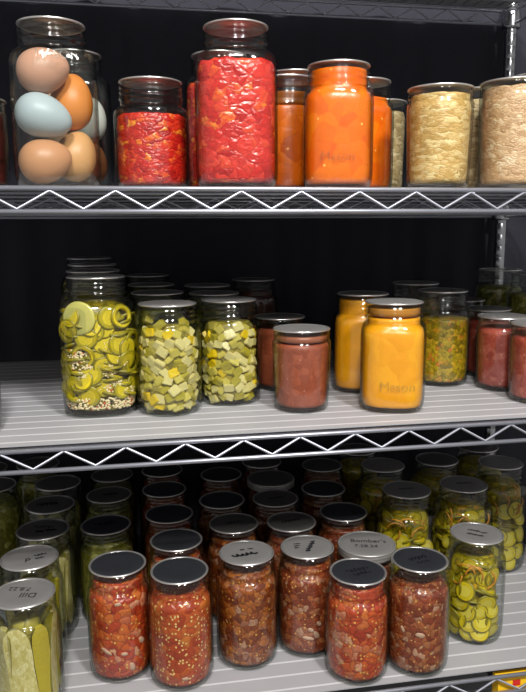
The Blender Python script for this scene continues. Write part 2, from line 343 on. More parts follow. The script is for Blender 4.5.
# ------------------------------------------------------------------ the jar table
# id, shelf, type, x, y, height, lid radius, lid finish, square body, label, group
T = [
 ('a0','A','WP',-20.7,14.5,11.9,4.3,'m',0,'jar of dark preserve cut off by the frame, past the egg jar',None),
 ('eg','A','HG',-9.6,10.58,20.78,4.3,'m',1,'big square-shouldered glass jar packed with brown eggs and one pale blue egg',None),
 ('egb','A','HG',-8.26,26.75,20.78,4.3,'m',1,'big jar of eggs tucked behind the front egg jar',None),
 ('ts','A','TS',2.95,12.91,14.56,4.3,'g',0,'short jar of crushed tomatoes standing between the egg jar and the tall tomato jar',None),
 ('tm','A','HG',14.12,7.85,20.81,4.3,'g',1,'tallest jar on the top shelf, full of red diced tomatoes',None),
 ('tmb','A','HG',13.86,23.9,20.79,4.3,'m',1,'tall tomato jar mostly hidden behind the tallest tomato jar',None),
 ('or','A','WQ',28.46,8.58,16.61,4.3,'g',1,'quart jar of bright orange puree filled to its lid',None),
 ('orb','A','WQ',23.35,18.5,16.6,4.3,'g',0,'darker orange jar with a clear neck, tight behind the tall tomato jar',None),
 ('orbb','A','WQ',26.8,28.8,19.55,4.3,'g',0,'rearmost orange jar whose lid shows above the darker orange jar',None),
 ('orr','A','WQ',35.2,18.6,16.6,4.3,'g',0,'orange puree jar peeking out on the sauerkraut side of the bright orange jar',None),
 ('sk1','A','WP',41.1,26.8,15.1,4.3,'g',0,'tall narrow sauerkraut jar half hidden between the orange puree and the yellowish sauerkraut',None),
 ('sk','A','WP',41.83,4.95,13.35,4.45,'g',0,'straight-sided jar of yellowish shredded sauerkraut at the shelf edge',None),
 ('sk3','A','WP',54.3,17.2,15.6,4.3,'g',0,'sauerkraut jar seen in the gap between the yellowish and the tan sauerkraut jars',None),
 ('sk4','A','WP',53.6,6.2,14.7,4.9,'g',0,'wide straight-sided jar of paler tan sauerkraut in front of the chrome post',None),
 ('sk5','A','WQ',65.0,20.0,18.57,4.3,'m',0,'jar with a brown lid behind the tan sauerkraut, by the chrome post',None),
 ('hg1','B','HG',-5.72,17.03,20.27,4.3,'g',1,'tall jar of sliced green peppers with pale seeds and red flakes','tall jars in a row on the middle shelf'),
 ('hg2','B','HG',-6.7,28.15,20.45,4.3,'m',1,'second tall jar, directly behind the sliced pepper jar','tall jars in a row on the middle shelf'),
 ('hg3','B','HG',-7.52,40.33,20.83,4.3,'m',1,'third tall jar back behind the sliced pepper jar','tall jars in a row on the middle shelf'),
 ('hg4','B','HG',-8.73,52.3,21.48,4.3,'m',1,'rearmost tall jar, its lid highest behind the sliced pepper jar','tall jars in a row on the middle shelf'),
 ('d1','B','WQ',4.49,14.82,16.28,4.3,'g',0,'jar of pale green diced cubes beside the tall sliced pepper jar','jars of diced pickle'),
 ('d1b','B','WQ',3.4,25.4,16.95,4.3,'m',0,'diced pickle jar directly behind the cube jar next to the tall pepper jar','jars of diced pickle'),
 ('d1c','B','WQ',2.85,42.6,16.85,4.3,'m',0,'third jar back behind the cube jar next to the tall pepper jar','jars of diced pickle'),
 ('d1d','B','WQ',2.33,52.95,17.9,4.3,'m',0,'rearmost jar behind the cube jar next to the tall pepper jar','jars of diced pickle'),
 ('d2','B','WQ',14.19,19.02,16.22,4.3,'g',0,'jar of pale green diced cubes next to the brownish sauce jars','jars of diced pickle'),
 ('d2b','B','WQ',13.02,29.0,16.33,4.3,'m',0,'diced pickle jar directly behind the cube jar near the brownish sauce','jars of diced pickle'),
 ('d2c','B','WQ',13.17,41.91,16.59,4.3,'m',0,'third jar back behind the cube jar near the brownish sauce','jars of diced pickle'),
 ('rb','B','WQ',23.46,50.62,16.85,4.3,'m',0,'dark red jar standing far back against the black curtain, above the brownish sauce',None),
 ('pkb','B','WP',23.9,26.57,12.34,4.3,'m',0,'small brownish sauce jar behind the front brownish sauce jar',None),
 ('pk','B','WP',24.26,12.27,12.33,4.3,'g',0,'small straight-sided jar of smooth brownish red sauce at mid shelf',None),
 ('or1','B','WQ',37.23,22.68,16.32,4.3,'m',1,'yellow puree jar behind the front yellow puree jar',None),
 ('or2','B','WQ',37.88,9.88,16.29,4.3,'g',1,'front jar of smooth bright yellow puree near the shelf edge',None),
 ('grb','B','WQ',51.46,34.6,16.85,4.3,'m',0,'dark jar behind the green and orange relish jar',None),
 ('gr','B','WQ',52.38,24.75,16.32,4.3,'m',0,'jar two thirds full of green and orange relish with a clear neck',None),
 ('grc','B','WP',66.09,44.38,12.43,4.3,'m',0,'small dark jar deep in the shade behind the relish and pinkish jars',None),
 ('dk','B','WQ',75.17,46.68,18.26,4.3,'m',0,'dark green jar beneath the chrome post at the back of the middle shelf',None),
 ('dk2','B','WQ',75.17,33.91,18.27,4.3,'m',0,'dark green jar in front of the one beneath the chrome post, cut by the frame',None),
 ('pk2','B','WP',60.81,18.85,12.35,4.3,'g',0,'middle of three small pinkish red sauce jars at the end of the shelf','pinkish sauce jars'),
 ('pk3','B','WP',61.79,9.7,12.28,4.3,'g',0,'frontmost pinkish red sauce jar, cut by the frame edge','pinkish sauce jars'),
 ('pkc','B','WP',63.52,29.56,12.34,4.3,'m',0,'rearmost small pinkish sauce jar, narrow strip beside the relish jar','pinkish sauce jars'),
 ('b0','B','WQ',-23.4,8.35,15.55,4.3,'m',0,'jar at the very end of the middle shelf, only a sliver in view',None),
 ('dl1','C','WQ',-16.85,5.72,17.46,4.3,'g',0,'frontmost jar of dill spears with Dill marked on its grey lid','dill spear jars in a row'),
 ('dl2','C','WQ',-17.39,15.6,17.99,4.3,'g',0,'second dill spear jar from the front of its row','dill spear jars in a row'),
 ('dl3','C','WQ',-16.57,25.4,18.14,4.3,'m',0,'third dill spear jar from the front of its row','dill spear jars in a row'),
 ('dl4','C','WQ',-16.44,35.2,18.5,4.3,'m',0,'fourth dill spear jar from the front of its row','dill spear jars in a row'),
 ('dl5','C','WQ',-16.11,45.0,18.9,4.3,'m',0,'fifth dill spear jar, in the shade at the back of its row','dill spear jars in a row'),
 ('l1','C','WQ',-27.75,43.0,20.0,4.3,'m',0,'dark jar of green pickles beyond the dill row, at the frame edge',None),
 ('l2','C','WQ',-30.96,53.0,20.0,4.3,'m',0,'rearmost dark jar of green pickles beyond the dill row, at the frame edge',None),
 ('l3','C','WQ',-20.9,53.9,20.0,4.3,'m',0,'shaded jar at the back behind the dill spear row',None),
 ('g1','C','WQ',-6.55,28.69,16.67,4.3,'d',0,'front jar of chopped green pickle, behind the first red salsa jar','chopped green pickle jars'),
 ('g2','C','WQ',-6.46,42.3,16.79,4.3,'m',0,'second jar of chopped green pickle with a scuffed grey lid','chopped green pickle jars'),
 ('g3','C','WQ',-6.17,52.95,16.93,4.3,'m',0,'rearmost jar of chopped green pickle, under the shelf rail','chopped green pickle jars'),
 ('c1','C','WQ',-4.18,12.49,17.31,4.3,'d',0,'red salsa jar with a dark lid, next to the dill spears','salsa jars'),
 ('c2','C','WQ',4.94,8.88,17.19,4.3,'d',0,'orange red salsa jar full of pale seeds, dark lid, front row','salsa jars'),
 ('c2b','C','WQ',5.09,19.86,16.91,4.3,'d',0,'salsa jar directly behind the seedy orange red salsa','salsa jars'),
 ('c2c','C','WQ',4.48,30.82,16.89,4.3,'d',0,'third salsa jar back in the seedy salsa row','salsa jars'),
 ('c2d','C','WQ',4.11,43.0,16.86,4.3,'d',0,'fourth salsa jar back in the seedy salsa row','salsa jars'),
 ('c2e','C','WQ',4.12,52.96,17.3,4.3,'d',0,'rearmost salsa jar in the seedy salsa row','salsa jars'),
 ('c3','C','WQ',15.54,11.92,17.53,4.3,'g',0,'brown and orange salsa jar whose grey lid has a long black scribble','salsa jars'),
 ('c3b','C','WQ',15.28,24.65,16.85,4.3,'m',0,'salsa jar directly behind the one with the scribbled lid','salsa jars'),
 ('c3c','C','WQ',14.53,35.26,16.92,4.3,'d',0,'third salsa jar back behind the scribbled lid','salsa jars'),
 ('c3d','C','WQ',16.08,49.09,16.89,4.3,'d',0,'rearmost salsa jar behind the scribbled lid','salsa jars'),
 ('c4','C','WQ',25.6,13.3,16.92,4.3,'g',0,'brown salsa jar with pale chunks low down and slanted writing on its lid','salsa jars'),
 ('c4b','C','WQ',25.24,23.3,16.88,4.3,'m',0,'salsa jar directly behind the lid with slanted writing','salsa jars'),
 ('c4c','C','WQ',24.42,33.5,17.2,4.3,'m',0,'third salsa jar back behind the lid with slanted writing','salsa jars'),
 ('c4d','C','WQ',25.47,43.4,17.44,4.75,'m',0,'shaded jar with an extra wide lid, fourth behind the lid with slanted writing','salsa jars'),
 ('c4e','C','WQ',25.41,53.3,17.62,4.3,'m',0,'rearmost jar behind the shaded extra wide lid','salsa jars'),
 ('bl','C','WQ',35.9,14.2,16.1,4.75,'g',0,'jar with an extra wide dull lid with two lines of writing','salsa jars'),
 ('c5b','C','WQ',35.36,25.7,16.9,4.3,'d',0,'dark lidded salsa jar directly behind the wide written lid','salsa jars'),
 ('c5c','C','WQ',34.82,37.43,16.89,4.3,'d',0,'second dark lidded salsa jar behind the wide written lid','salsa jars'),
 ('c5d','C','WQ',37.54,48.57,17.64,4.3,'m',0,'rearmost salsa jar in the row behind the wide written lid','salsa jars'),
 ('c5','C','WQ',31.5,5.2,16.26,4.3,'d',0,'chunky red salsa jar at the very shelf edge in front of the wide written lid','salsa jars'),
 ('c6','C','WQ',41.3,5.25,17.25,4.3,'d',0,'red brown salsa jar at the shelf edge nearest the yellow pickles','salsa jars'),
 ('pr','C','WQ',53.85,11.43,17.6,4.3,'g',0,'front jar of yellow pickle slices with two lines on its grey lid','yellow pickle slice jars'),
 ('p1','C','HG',46.58,24.11,20.83,4.3,'g',0,'large yellow pickle jar behind the red brown salsa','yellow pickle slice jars'),
 ('p2','C','HG',57.92,24.8,20.8,4.3,'g',0,'large yellow pickle jar directly behind the front pickle jar','yellow pickle slice jars'),
 ('p3','C','HG',47.02,37.66,20.77,4.3,'g',0,'second row pickle jar, behind the one that is behind the red brown salsa','yellow pickle slice jars'),
 ('p4','C','HG',58.9,38.63,20.82,4.3,'m',0,'shaded pickle jar, third back from the front pickle jar','yellow pickle slice jars'),
 ('p5','C','HG',70.0,33.39,21.22,4.3,'g',0,'large pickle jar at the frame edge, beside the front pickle jar','yellow pickle slice jars'),
 ('p6','C','HG',71.07,45.0,20.8,4.3,'m',0,'rearmost pickle jar tucked under the rail behind the frame edge one','yellow pickle slice jars'),
 ('p7','C','WQ',46.8,53.3,19.0,4.3,'m',0,'dim yellow jar deep behind the pickle rows, next to the shaded salsa','yellow pickle slice jars'),
]
for (i, s, t, x, y, h, lr, lk, sq, lab, grp) in T:
    make_jar(i, s, t, x, y, h, lr, lk, lab, grp, bool(sq), R={'sk': 4.5, 'sk4': 4.9}.get(i), band=i in ('bl', 'c4d'))

# writing on the lids: what can be read as letters, the rest as marker scrawl
for a in [('dl1','Dill',1.7,168,.6,-.9),('dl1','7.8.22',1.3,168,-.4,1.2),('dl2','P',1.7,5,-.3,-1.2),('bl',"Bomber's",1.55,-14,.2,.7),('bl','7.28.24',1.3,-14,-.1,-1.2)]:
    lid_writing(*a)
def scrawl(jid, dx, dy, length, size, rot, loops, wd=.09):
    """one line of unreadable marker scrawl, drawn as a flat wavy stroke"""
    j = JARS[jid]; mb = MB(); n = loops*8; ph = random.random()*6; vs = []; fs = []
    for i in range(n+1):
        t = i/n; x = (t-.5)*length + .22*size*math.sin(t*loops*2*PI*1.0+ph); y = size*.5*math.sin(t*loops*2*PI)*(.45+.55*abs(math.sin(t*9.7+ph)))
        vs.append(Vector((x, y, 0)))
    for p in range(n):
        d = (vs[p+1]-vs[p]); d = Vector((-d.y, d.x, 0)).normalized()*wd
        q = [vs[p]-d, vs[p]+d, vs[p+1]+d, vs[p+1]-d]
        mb.add([v+Vector((0,0,z)) for z in (0, .02) for v in q], [(0,1,2,3),(7,6,5,4),(0,4,5,1),(1,5,6,2),(2,6,7,3),(3,7,4,0)])
    o = link('handwriting', mb.mesh('handwriting', INK, smooth=False), j['lid'], (dx*CM, dy*CM, .035*CM)); o.rotation_euler = (0, 0, math.radians(rot)-j['rot'])
    o['label'] = 'black marker scrawl'
for a in [('dl2',1.5,.3,1.6,.7,25,3),('dl2',1.4,-.9,1.2,.5,20,3),('dl3',.2,.6,3.0,.9,-8,5),('dl3',-.6,-1.0,1.2,.7,-8,3,.18),('dl3',1.2,-1.0,1.8,.6,-5,3,.2),
          ('c3',-.4,-.9,3.8,.9,10,5,.2),('c3',-.7,.7,.7,.4,10,2),('c3',.6,1.0,.7,.4,10,2),('c4',.5,0,4.0,.8,62,6,.13),('c4',-1.7,.7,.9,.4,10,2),('c4',-1.7,0,.9,.4,10,2),('c4',-1.7,-.7,.7,.4,10,2),
          ('pr',-.9,.8,1.0,.6,-14,2),('pr',.1,.55,.8,.6,-14,2),('pr',1.1,.3,1.0,.6,-14,2),('pr',-1.1,-.7,.8,.6,-14,2),('pr',-.2,-.95,.8,.6,-14,2),('pr',.7,-1.15,.8,.6,-14,2),
          ('c5',-.1,.3,3.4,1.0,12,5,.12),('c5',.5,-.8,2.6,.8,12,4,.12),('c6',-.3,.2,3.2,1.0,14,5,.12),('c6',.6,-.9,2.2,.7,14,3,.12),('c4b',.0,.1,3.2,.9,16,5,.1),('c3b',0,.2,2.8,.8,12,4,.1),('c4c',0,0,3.0,.8,8,5,.1),
          ('p1',0,.3,2.8,.7,0,5),('p2',0,.3,2.8,.7,-6,5),('dl4',-.4,0,3.2,1.2,8,4,.22),('g2',.2,0,2.6,.9,10,4,.2),('g1',0,.2,3.4,1.4,14,4,.2)]:
    scrawl(*a)
# raised lettering on two glass jars
def emboss(jid, txt, size, z, mat, ang0=0):
    j = JARS[jid]; me = text_mesh(txt, size, .05)
    r, n = interp(profile(j['t'], j['h'], j['R'], j['lr'], j['sq']), z)
    for v in me.vertices:
        zz = z + v.co.y/CM; r, n = interp(profile(j['t'], j['h'], j['R'], j['lr'], j['sq']), zz)
        w = FRONT + ang0 + (v.co.x/CM)/r
        c, d = math.cos(w), math.sin(w); f = 1/((abs(c)**n+abs(d)**n)**(1/n))
        q = r*f + .03 + v.co.z/CM
        v.co = (q*c*CM, q*d*CM, zz*CM)
    me.materials.clear(); me.materials.append(mat)
    o = link('raised_lettering', me, j['root']); o['label'] = 'raised glass lettering'
emboss('eg', 'MASON', 1.5, JARS['eg']['h']-4.7, EMBOSS, .1)
emboss('or2', 'Mason', 1.9, 4.2, EMBOSS, .15)
emboss('or', 'Mason', 1.7, 4.2, EMBOSS)

# ------------------------------------------------------------------ food that fills jars
def C(jid, name, mat, head, what, cat, **k):
    content(jid, name, M[mat], head, what, cat, **k)
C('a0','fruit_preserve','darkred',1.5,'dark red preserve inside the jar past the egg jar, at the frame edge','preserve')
C('ts','crushed_tomatoes','tomato2',4.4,'glossy crushed red tomatoes filling the short jar beside the eggs','tomatoes', amp=.2, freq=14)
C('tm','diced_tomatoes','tomato',4.6,'red diced tomatoes with orange bits filling the tallest jar of the top shelf','tomatoes', amp=.2, freq=12)
C('tmb','diced_tomatoes','tomato2',4.2,'red tomatoes in the jar hidden behind the tallest tomato jar','tomatoes', amp=.2)
C('or','orange_puree','orange',.75,'bright orange puree filling the front orange jar up to its lid','puree', amp=.04)
C('orb','orange_puree','orange2',4.2,'darker orange puree between the tall tomato jar and bright orange jar','puree', amp=.05)
C('orbb','orange_puree','orange2',4.6,'orange puree inside the rearmost orange jar','puree', amp=.05)
C('orr','orange_puree','orange',2.6,'orange puree in the jar peeking out towards the sauerkraut','puree', amp=.05)
C('sk1','sauerkraut','kraut3',1.7,'greyish sauerkraut next to the orange puree, half hidden','sauerkraut')
C('sk','sauerkraut','kraut',.9,'yellowish shredded sauerkraut packed in the straight-sided jar at the shelf edge','sauerkraut', amp=.12)
C('sk3','sauerkraut','kraut3',1.6,'greyish sauerkraut in the gap between the yellowish and tan jars','sauerkraut')
C('sk4','sauerkraut','kraut2',.8,'paler tan sauerkraut in the wide jar before the chrome post','sauerkraut', amp=.12)
C('sk5','fruit_preserve','kraut2',2.6,'tan contents of the brown lidded jar by the chrome post','preserve')
for i, w in (('hg2','second'),('hg3','third'),('hg4','rearmost')):
    C(i,'pickled_pepper_mix','brineolive',3.0,'olive green pickled pepper mix in the %s tall jar of the middle shelf' % w,'pickles')
for i, w in (('d1b','directly behind the cube jar next to the tall pepper jar'),('d1c','third back behind the cube jar near the tall pepper jar'),('d1d','rearmost behind the cube jar near the tall pepper jar'),('d2b','directly behind the cube jar near the brownish sauce'),('d2c','third back behind the cube jar near the brownish sauce')):
    C(i,'diced_pickle','greenmix',2.6,'green diced pickle in the jar '+w,'pickles')
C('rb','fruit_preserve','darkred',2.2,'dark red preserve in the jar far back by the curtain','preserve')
C('pkb','apple_sauce','pink',1.9,'brownish sauce in the small jar behind the front brownish one','sauce')
C('pk','apple_sauce','pink',2.1,'smooth brownish red sauce in the small jar at mid shelf','sauce', amp=.03)
C('or1','yellow_puree','yellow',.9,'yellow puree in the jar behind the front yellow one','puree', amp=.05)
C('or2','yellow_puree','yellow',2.3,'smooth bright yellow puree in the front yellow jar','puree', amp=.03)
C('grb','pickle_relish','relish',3,'relish in the dark jar behind the green and orange relish','relish')
C('gr','pickle_relish','relish',4.7,'green relish with orange bits, two thirds up its clear jar','relish', amp=.12, freq=14)
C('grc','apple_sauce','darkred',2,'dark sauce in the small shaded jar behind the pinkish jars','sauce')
C('dk','green_pickle','greenmix',3.4,'dark green pickle in the jar beneath the chrome post','pickles')
C('dk2','green_pickle','greenmix',3.8,'dark green pickle in the jar before the one beneath the post','pickles')
C('pk2','fruit_sauce','pink2',1.9,'pinkish red sauce in the middle one of three small jars','sauce')
C('pk3','fruit_sauce','pink2',1.9,'pinkish red sauce in the frontmost small jar at the frame edge','sauce')
C('pkc','fruit_sauce','pink2',2.0,'pinkish red sauce in the rearmost small jar beside the relish','sauce')
C('b0','green_pickle','brineolive',2.5,'contents of the sliver jar at the very end of the middle shelf','pickles')
for i, w in (('l1','dark jar beyond the dill row'),('l2','rearmost dark jar beyond the dill row'),('l3','shaded jar behind the dill row')):
    C(i,'green_pickle','greenmix',3,'green pickle in the '+w,'pickles')
for i, w in (('g1','front'),('g2','second'),('g3','rearmost')):
    C(i,'chopped_pickle','greenmix',2.4,'chopped green pickle in the %s jar of the green pickle row' % w,'pickles')
for i, m, hd, w in (('c1','salsa_a',1.7,'red chunky salsa next to the dill spears'),('c2','salsa_b',3.0,'orange red salsa full of pale seeds'),('c2b','salsa_a',2.4,'salsa directly behind the seedy salsa'),
   ('c2c','salsa_a',2.4,'salsa third back in the seedy row'),('c2d','salsa_a',2.4,'salsa fourth back in the seedy row'),('c2e','salsa_a',2.4,'salsa rearmost in the seedy row'),
   ('c3','salsa_c',2.3,'brown and orange salsa under the scribbled lid'),('c3b','salsa_c',2.2,'salsa directly behind the scribbled lid jar'),('c3c','salsa_c',2.2,'salsa third back behind the scribbled lid jar'),('c3d','salsa_c',2.2,'salsa rearmost behind the scribbled lid jar'),
   ('c4','salsa_d',2.1,'brown salsa with pale chunks under the slanted writing'),('c4b','salsa_d',2.2,'salsa directly behind the jar with slanted writing'),('c4c','salsa_d',2.2,'salsa third back behind the jar with slanted writing'),('c4d','salsa_d',2.4,'salsa under the shaded extra wide lid'),('c4e','salsa_d',2.4,'salsa rearmost behind the shaded extra wide lid'),
   ('bl','salsa_d',2.4,'salsa under the extra wide lid with two written lines'),('c5b','salsa_d',2.2,'salsa directly behind the wide written lid'),('c5c','salsa_d',2.2,'salsa second behind the wide written lid'),('c5d','salsa_d',2.2,'salsa rearmost behind the wide written lid'),
   ('c5','salsa_a',1.2,'chunky red salsa in the jar at the very shelf edge'),('c6','salsa_d',3.0,'red brown salsa in the shelf edge jar nearest the pickles')):
    C(i,'tomato_salsa',m,hd,w,'salsa', amp=.14, freq=13)

for i, mat, z0, hd, name, lab in (('or2','syrup_amber',14.15,.8,'puree_film','thin amber film of puree in the neck of the front yellow jar'),('pk','syrup_pink',10.35,.9,'sauce_film','paler rim of sauce above the brownish red sauce at mid shelf'),('orb','syrup_dark',12.35,2.2,'puree_film','thin dark amber film in the neck of the darker orange jar')):
    content(i, name, SYR[mat], hd, lab, 'film', amp=.02, bottom=z0, dome=.02)
# pale chunks seen against the glass of three salsas
def blob(rx, ry, rz, mat, name, jit=.15, seg=10, rings=7):
    mb = MB(); prof = []
    off = Vector((random.random()*9, random.random()*9, 1))
    vs = []
    mb.lathe([(max(.02, math.sin(PI*k/rings)), -math.cos(PI*k/rings)) for k in range(rings+1)], seg)
    out = []
    for v in mb.v:
        v = Vector(v); d = 1 + jit*noise.noise(v*1.6+off)
        out.append((v.x*rx*d, v.y*ry*d, v.z*rz*d))
    mb.v = out
    return mb.mesh(name, mat)
PALECH = P('pale_onion_chunk', '#c9a288', .4, bump=(150,.3,.002))
chunks = [blob(.55+.2*k, .14, .3+.12*(k % 2), PALECH, 'onion_chunk', .35) for k in range(3)]
def on_wall(jid, name, me, ang, z, depth, label, cat, group, tilt=0, lean=0, flat=True):
    """a flat piece laid against the inside of the glass; its local -Y looks out"""
    j = JARS[jid]; r, n = inner_r(j, z, .3)
    w = FRONT+ang; c, d = math.cos(w), math.sin(w)
    f = 1 if n == 2 else 1/((abs(c)**n+abs(d)**n)**(1/n))
    rr = r*f-depth
    M3 = Matrix.Rotation(w-FRONT, 3, 'Z') @ Matrix.Rotation(tilt, 3, 'Y') @ Matrix.Rotation(lean, 3, 'X')
    return put(jid, name, me, rr*c, rr*d, z, M3, label, cat, group)
for jid, lab, spots in (('c1','pale onion chunk in the red salsa next to the dill spears',[(-.05,12.9,0),(.35,2.6,1.3),(-.5,5.4,.5),(.1,4.9,.2),(.75,6.2,.9)]),
                   ('c2','pale onion chunk low in the seedy orange red salsa',[(.1,2.2,.1)]),
                   ('c4','pale onion chunk low in the salsa with slanted lid writing',[(.15,5.0,.6),(.35,4.1,1.1),(.05,3.6,.2),(.45,5.9,.9)]),
                   ('c6','pale onion chunk in the red brown shelf edge salsa',[(-.5,7.6,1.2),(.1,7.2,.2)])):
    for k, (a, z, tl) in enumerate(spots):
        on_wall(jid, 'onion_chunk', chunks[k % 3], a, z, .07, lab, 'onion', 'onion chunks in salsa jar '+{'c1':'by the dill','c2':'with seeds','c4':'with slanted writing','c6':'by the pickles'}[jid], tl)

# ---- eggs
def egg_mesh(name, L, Wd, mat):
    mb = MB(); prof = []
    for k in range(25):
        a = PI*k/24; z = -math.cos(a)
        r = math.sin(a)*(1 + .14*(-z))
        prof.append((max(.01, r*Wd/2), z*L/2))
    mb.lathe(prof, 36)
    return mb.mesh(name, mat)
EGGM = {}
def egg_mat(nm, col):
    return P(nm, col, .42, spec=.4, bump=(90, .12, .001))
def egg(jid, dx, dy, z, L, Wd, col, tx, ty, label):
    # long axis: tx tips it towards +x, ty away from the viewer
    me = egg_mesh('egg', L, Wd, egg_mat('eggshell_'+col.strip('#'), col))
    put(jid, 'egg', me, dx, dy, z, Matrix.Rotation(ty, 3, 'X') @ Matrix.Rotation(tx, 3, 'Y'), label, 'egg', 'eggs in the big jars')
egg('eg',-1.25,-1.5,14.85,6.7,5.6,'#c0917a',1.3,.1,'light brown egg at the top of the front egg jar')
egg('eg',2.15,1.9,11.6,7.4,5.7,'#cf8038',.12,.0,'orange brown egg standing upright beside the pale blue egg')
egg('eg',-1.5,-2.1,9.1,7.2,5.5,'#a7b4ba',1.85,0,'pale blue egg in the middle of the front egg jar')
egg('eg',2.3,1.8,4.55,6.8,5.7,'#c89662',.35,0,'tan egg low in the front egg jar, beneath the orange brown egg')
egg('eg',-1.55,-1.9,3.55,6.8,5.6,'#bd8862',1.35,0,'light brown egg at the bottom of the front egg jar')
egg('egb',2.0,-1.0,11.2,6.8,5.4,'#c2c2bd',.2,0,'whitish egg in the rear egg jar')
egg('egb',1.9,-.8,4.6,6.6,5.4,'#a86c48',.2,0,'brown egg low in the rear egg jar')
egg('egb',-1.7,1.6,7.4,6.2,5.2,'#b58a68',1.2,0,'brown egg of the rear egg jar hidden behind the pale blue egg')
egg('egb',-1.6,1.2,14.4,6.6,5.4,'#bf9878',1.2,0,'topmost egg of the rear egg jar')

# ---- diced cubes in the two front jars
def cube_mesh(mat):
    mb = MB(); s = .66
    n = 3; idx = {}
    def P3(v):
        v = Vector(v); q = Vector([math.copysign(min(abs(c), .86)+.1*min(1, abs(c)), c) for c in v])
        return q
    import bmesh
    bm = bmesh.new(); bmesh.ops.create_cube(bm, size=1)
    bmesh.ops.bevel(bm, geom=bm.edges[:], offset=.09, segments=2, affect='EDGES')
    off = Vector((random.random()*9, 0, 0))
    sx, sy, sz = random.uniform(1.2,1.6), random.uniform(.95,1.3), random.uniform(1.0,1.5)
    for v in bm.verts:
        d = 1+.18*noise.noise(v.co*1.7+off)
        v.co = Vector((v.co.x*sx*d, v.co.y*sy*d, v.co.z*sz*d))*CM
    me = bpy.data.meshes.new('pickled_cube'); bm.to_mesh(me); bm.free(); me.materials.append(mat)
    me.polygons.foreach_set('use_smooth', [True]*len(me.polygons)); sharpen(me, 40)
    return me
cubes = [cube_mesh(CUBE[k]) for k in (0,0,1,1,0,3,1,0,3,2)]
for jid, lab, grp, top in (('d1','diced cube in the jar beside the tall sliced pepper jar','diced cubes in the jar beside the sliced peppers',13.7),('d2','diced cube in the jar next to the brownish sauce','diced cubes in the jar next to the brownish sauce',13.3)):
    C(jid,'pickle_brine','brinegreen',JARS[jid]['h']-top+.4,'yellow green brine and diced pickle filling '+('the jar beside the tall sliced peppers' if jid == 'd1' else 'the jar next to the brownish sauce'),'brine', gap=.9, amp=.1)
    z = 1.35; row = 0
    while z < top:
        r, n = inner_r(JARS[jid], z, .3)
        cnt = int(2.9*r/1.45)
        for k in range(cnt):
            a = -1.45 + 2.9*(k+(row % 2)*.5+random.uniform(-.2,.2))/cnt
            me = random.choice(cubes[:9]) if random.random() > .07 else cubes[9]
            if z > top-1.2 and random.random() < .4: continue
            on_wall(jid, 'pickled_cube', me, a, z+random.uniform(-.38,.38), random.uniform(.7,1.05) if z > 1.8 else 1.1, lab, 'pickle', grp, random.uniform(-.8,.8), random.uniform(-.5,.5))
        z += 1.36; row += 1

# ---- sliced peppers in the tall jar
def slice_mesh(r, th, mats, ring=.0, wav=.06, core=.45):
    """flat round slice; axis = Y; faces: flesh with a seed core, edge = skin"""
    mb = MB(); seg = 22; off = Vector((random.random()*9, 3, 0))
    def rad(k): return 1+wav*noise.noise(Vector((math.cos(2*PI*k/seg)*1.3, math.sin(2*PI*k/seg)*1.3, 0))+off)
    rs = [(core*r, .5*th), (.86*r, .5*th), (.97*r, .38*th), (r, 0), (.97*r, -.38*th), (.86*r, -.5*th), (core*r, -.5*th)]
    vs = []; fs = []; ms = []
    for rr, y in rs:
        for k in range(seg):
            q = rad(k); vs.append((rr*q*math.cos(2*PI*k/seg), y+.05*noise.noise(Vector((k*.3, rr, 0))+off), rr*q*math.sin(2*PI*k/seg)))
    for i in range(len(rs)-1):
        for k in range(seg):
            k2 = (k+1) % seg
            fs.append((i*seg+k, i*seg+k2, (i+1)*seg+k2, (i+1)*seg+k)); ms.append({0:0,1:1,2:1,3:1,4:1,5:0}[i])
    if ring:
        for k in range(seg):
            k2 = (k+1) % seg
            fs.append((6*seg+k, 6*seg+k2, k2, k)); ms.append(0)
    else:
        fs.append(tuple(range(seg))[::-1]); ms.append(2); fs.append(tuple(6*seg+k for k in range(seg))); ms.append(2)
    mb.v = vs; mb.f = fs; mb.m = ms
    return mb.mesh('slice', mats)
pep = [slice_mesh(random.uniform(1.3,1.9), .42, [FLESH2 if k % 2 else FLESH, SKIN, FLESH], ring=(k == 0), core=.62) for k in range(6)]
content('hg1','pickled_pepper_mix',M['brineolive'],3.6,'olive brine filling the tall sliced pepper jar of the middle shelf','brine', gap=1.25, amp=.15)
row = 0; z = 3.4
LABP = 'pickled pepper slice in the tall front jar of the middle shelf'; GP = 'pepper slices in the tall front jar'
while z < 15.6:
    for k in range(5):
        a = -1.25+2.5*(k+.5*(row % 2)+random.uniform(-.25,.25))/5
        edge = random.random() < .62
        on_wall('hg1','pepper_slice',random.choice(pep), a, z+random.uniform(-.3,.3), 1.35 if edge else .32, LABP, 'pepper', GP, random.uniform(-.4,.4), (PI/2+random.uniform(-.45,.3)) if edge else random.uniform(-.3,.3))
    z += .82; row += 1
big = slice_mesh(2.5, .5, [PALEV, PALEV, PALEV], core=.5)
on_wall('hg1','pale_pepper_slice',big,-.5,14.6,.3,'large pale translucent slice near the top of the sliced pepper jar','pepper',None,.2,0)
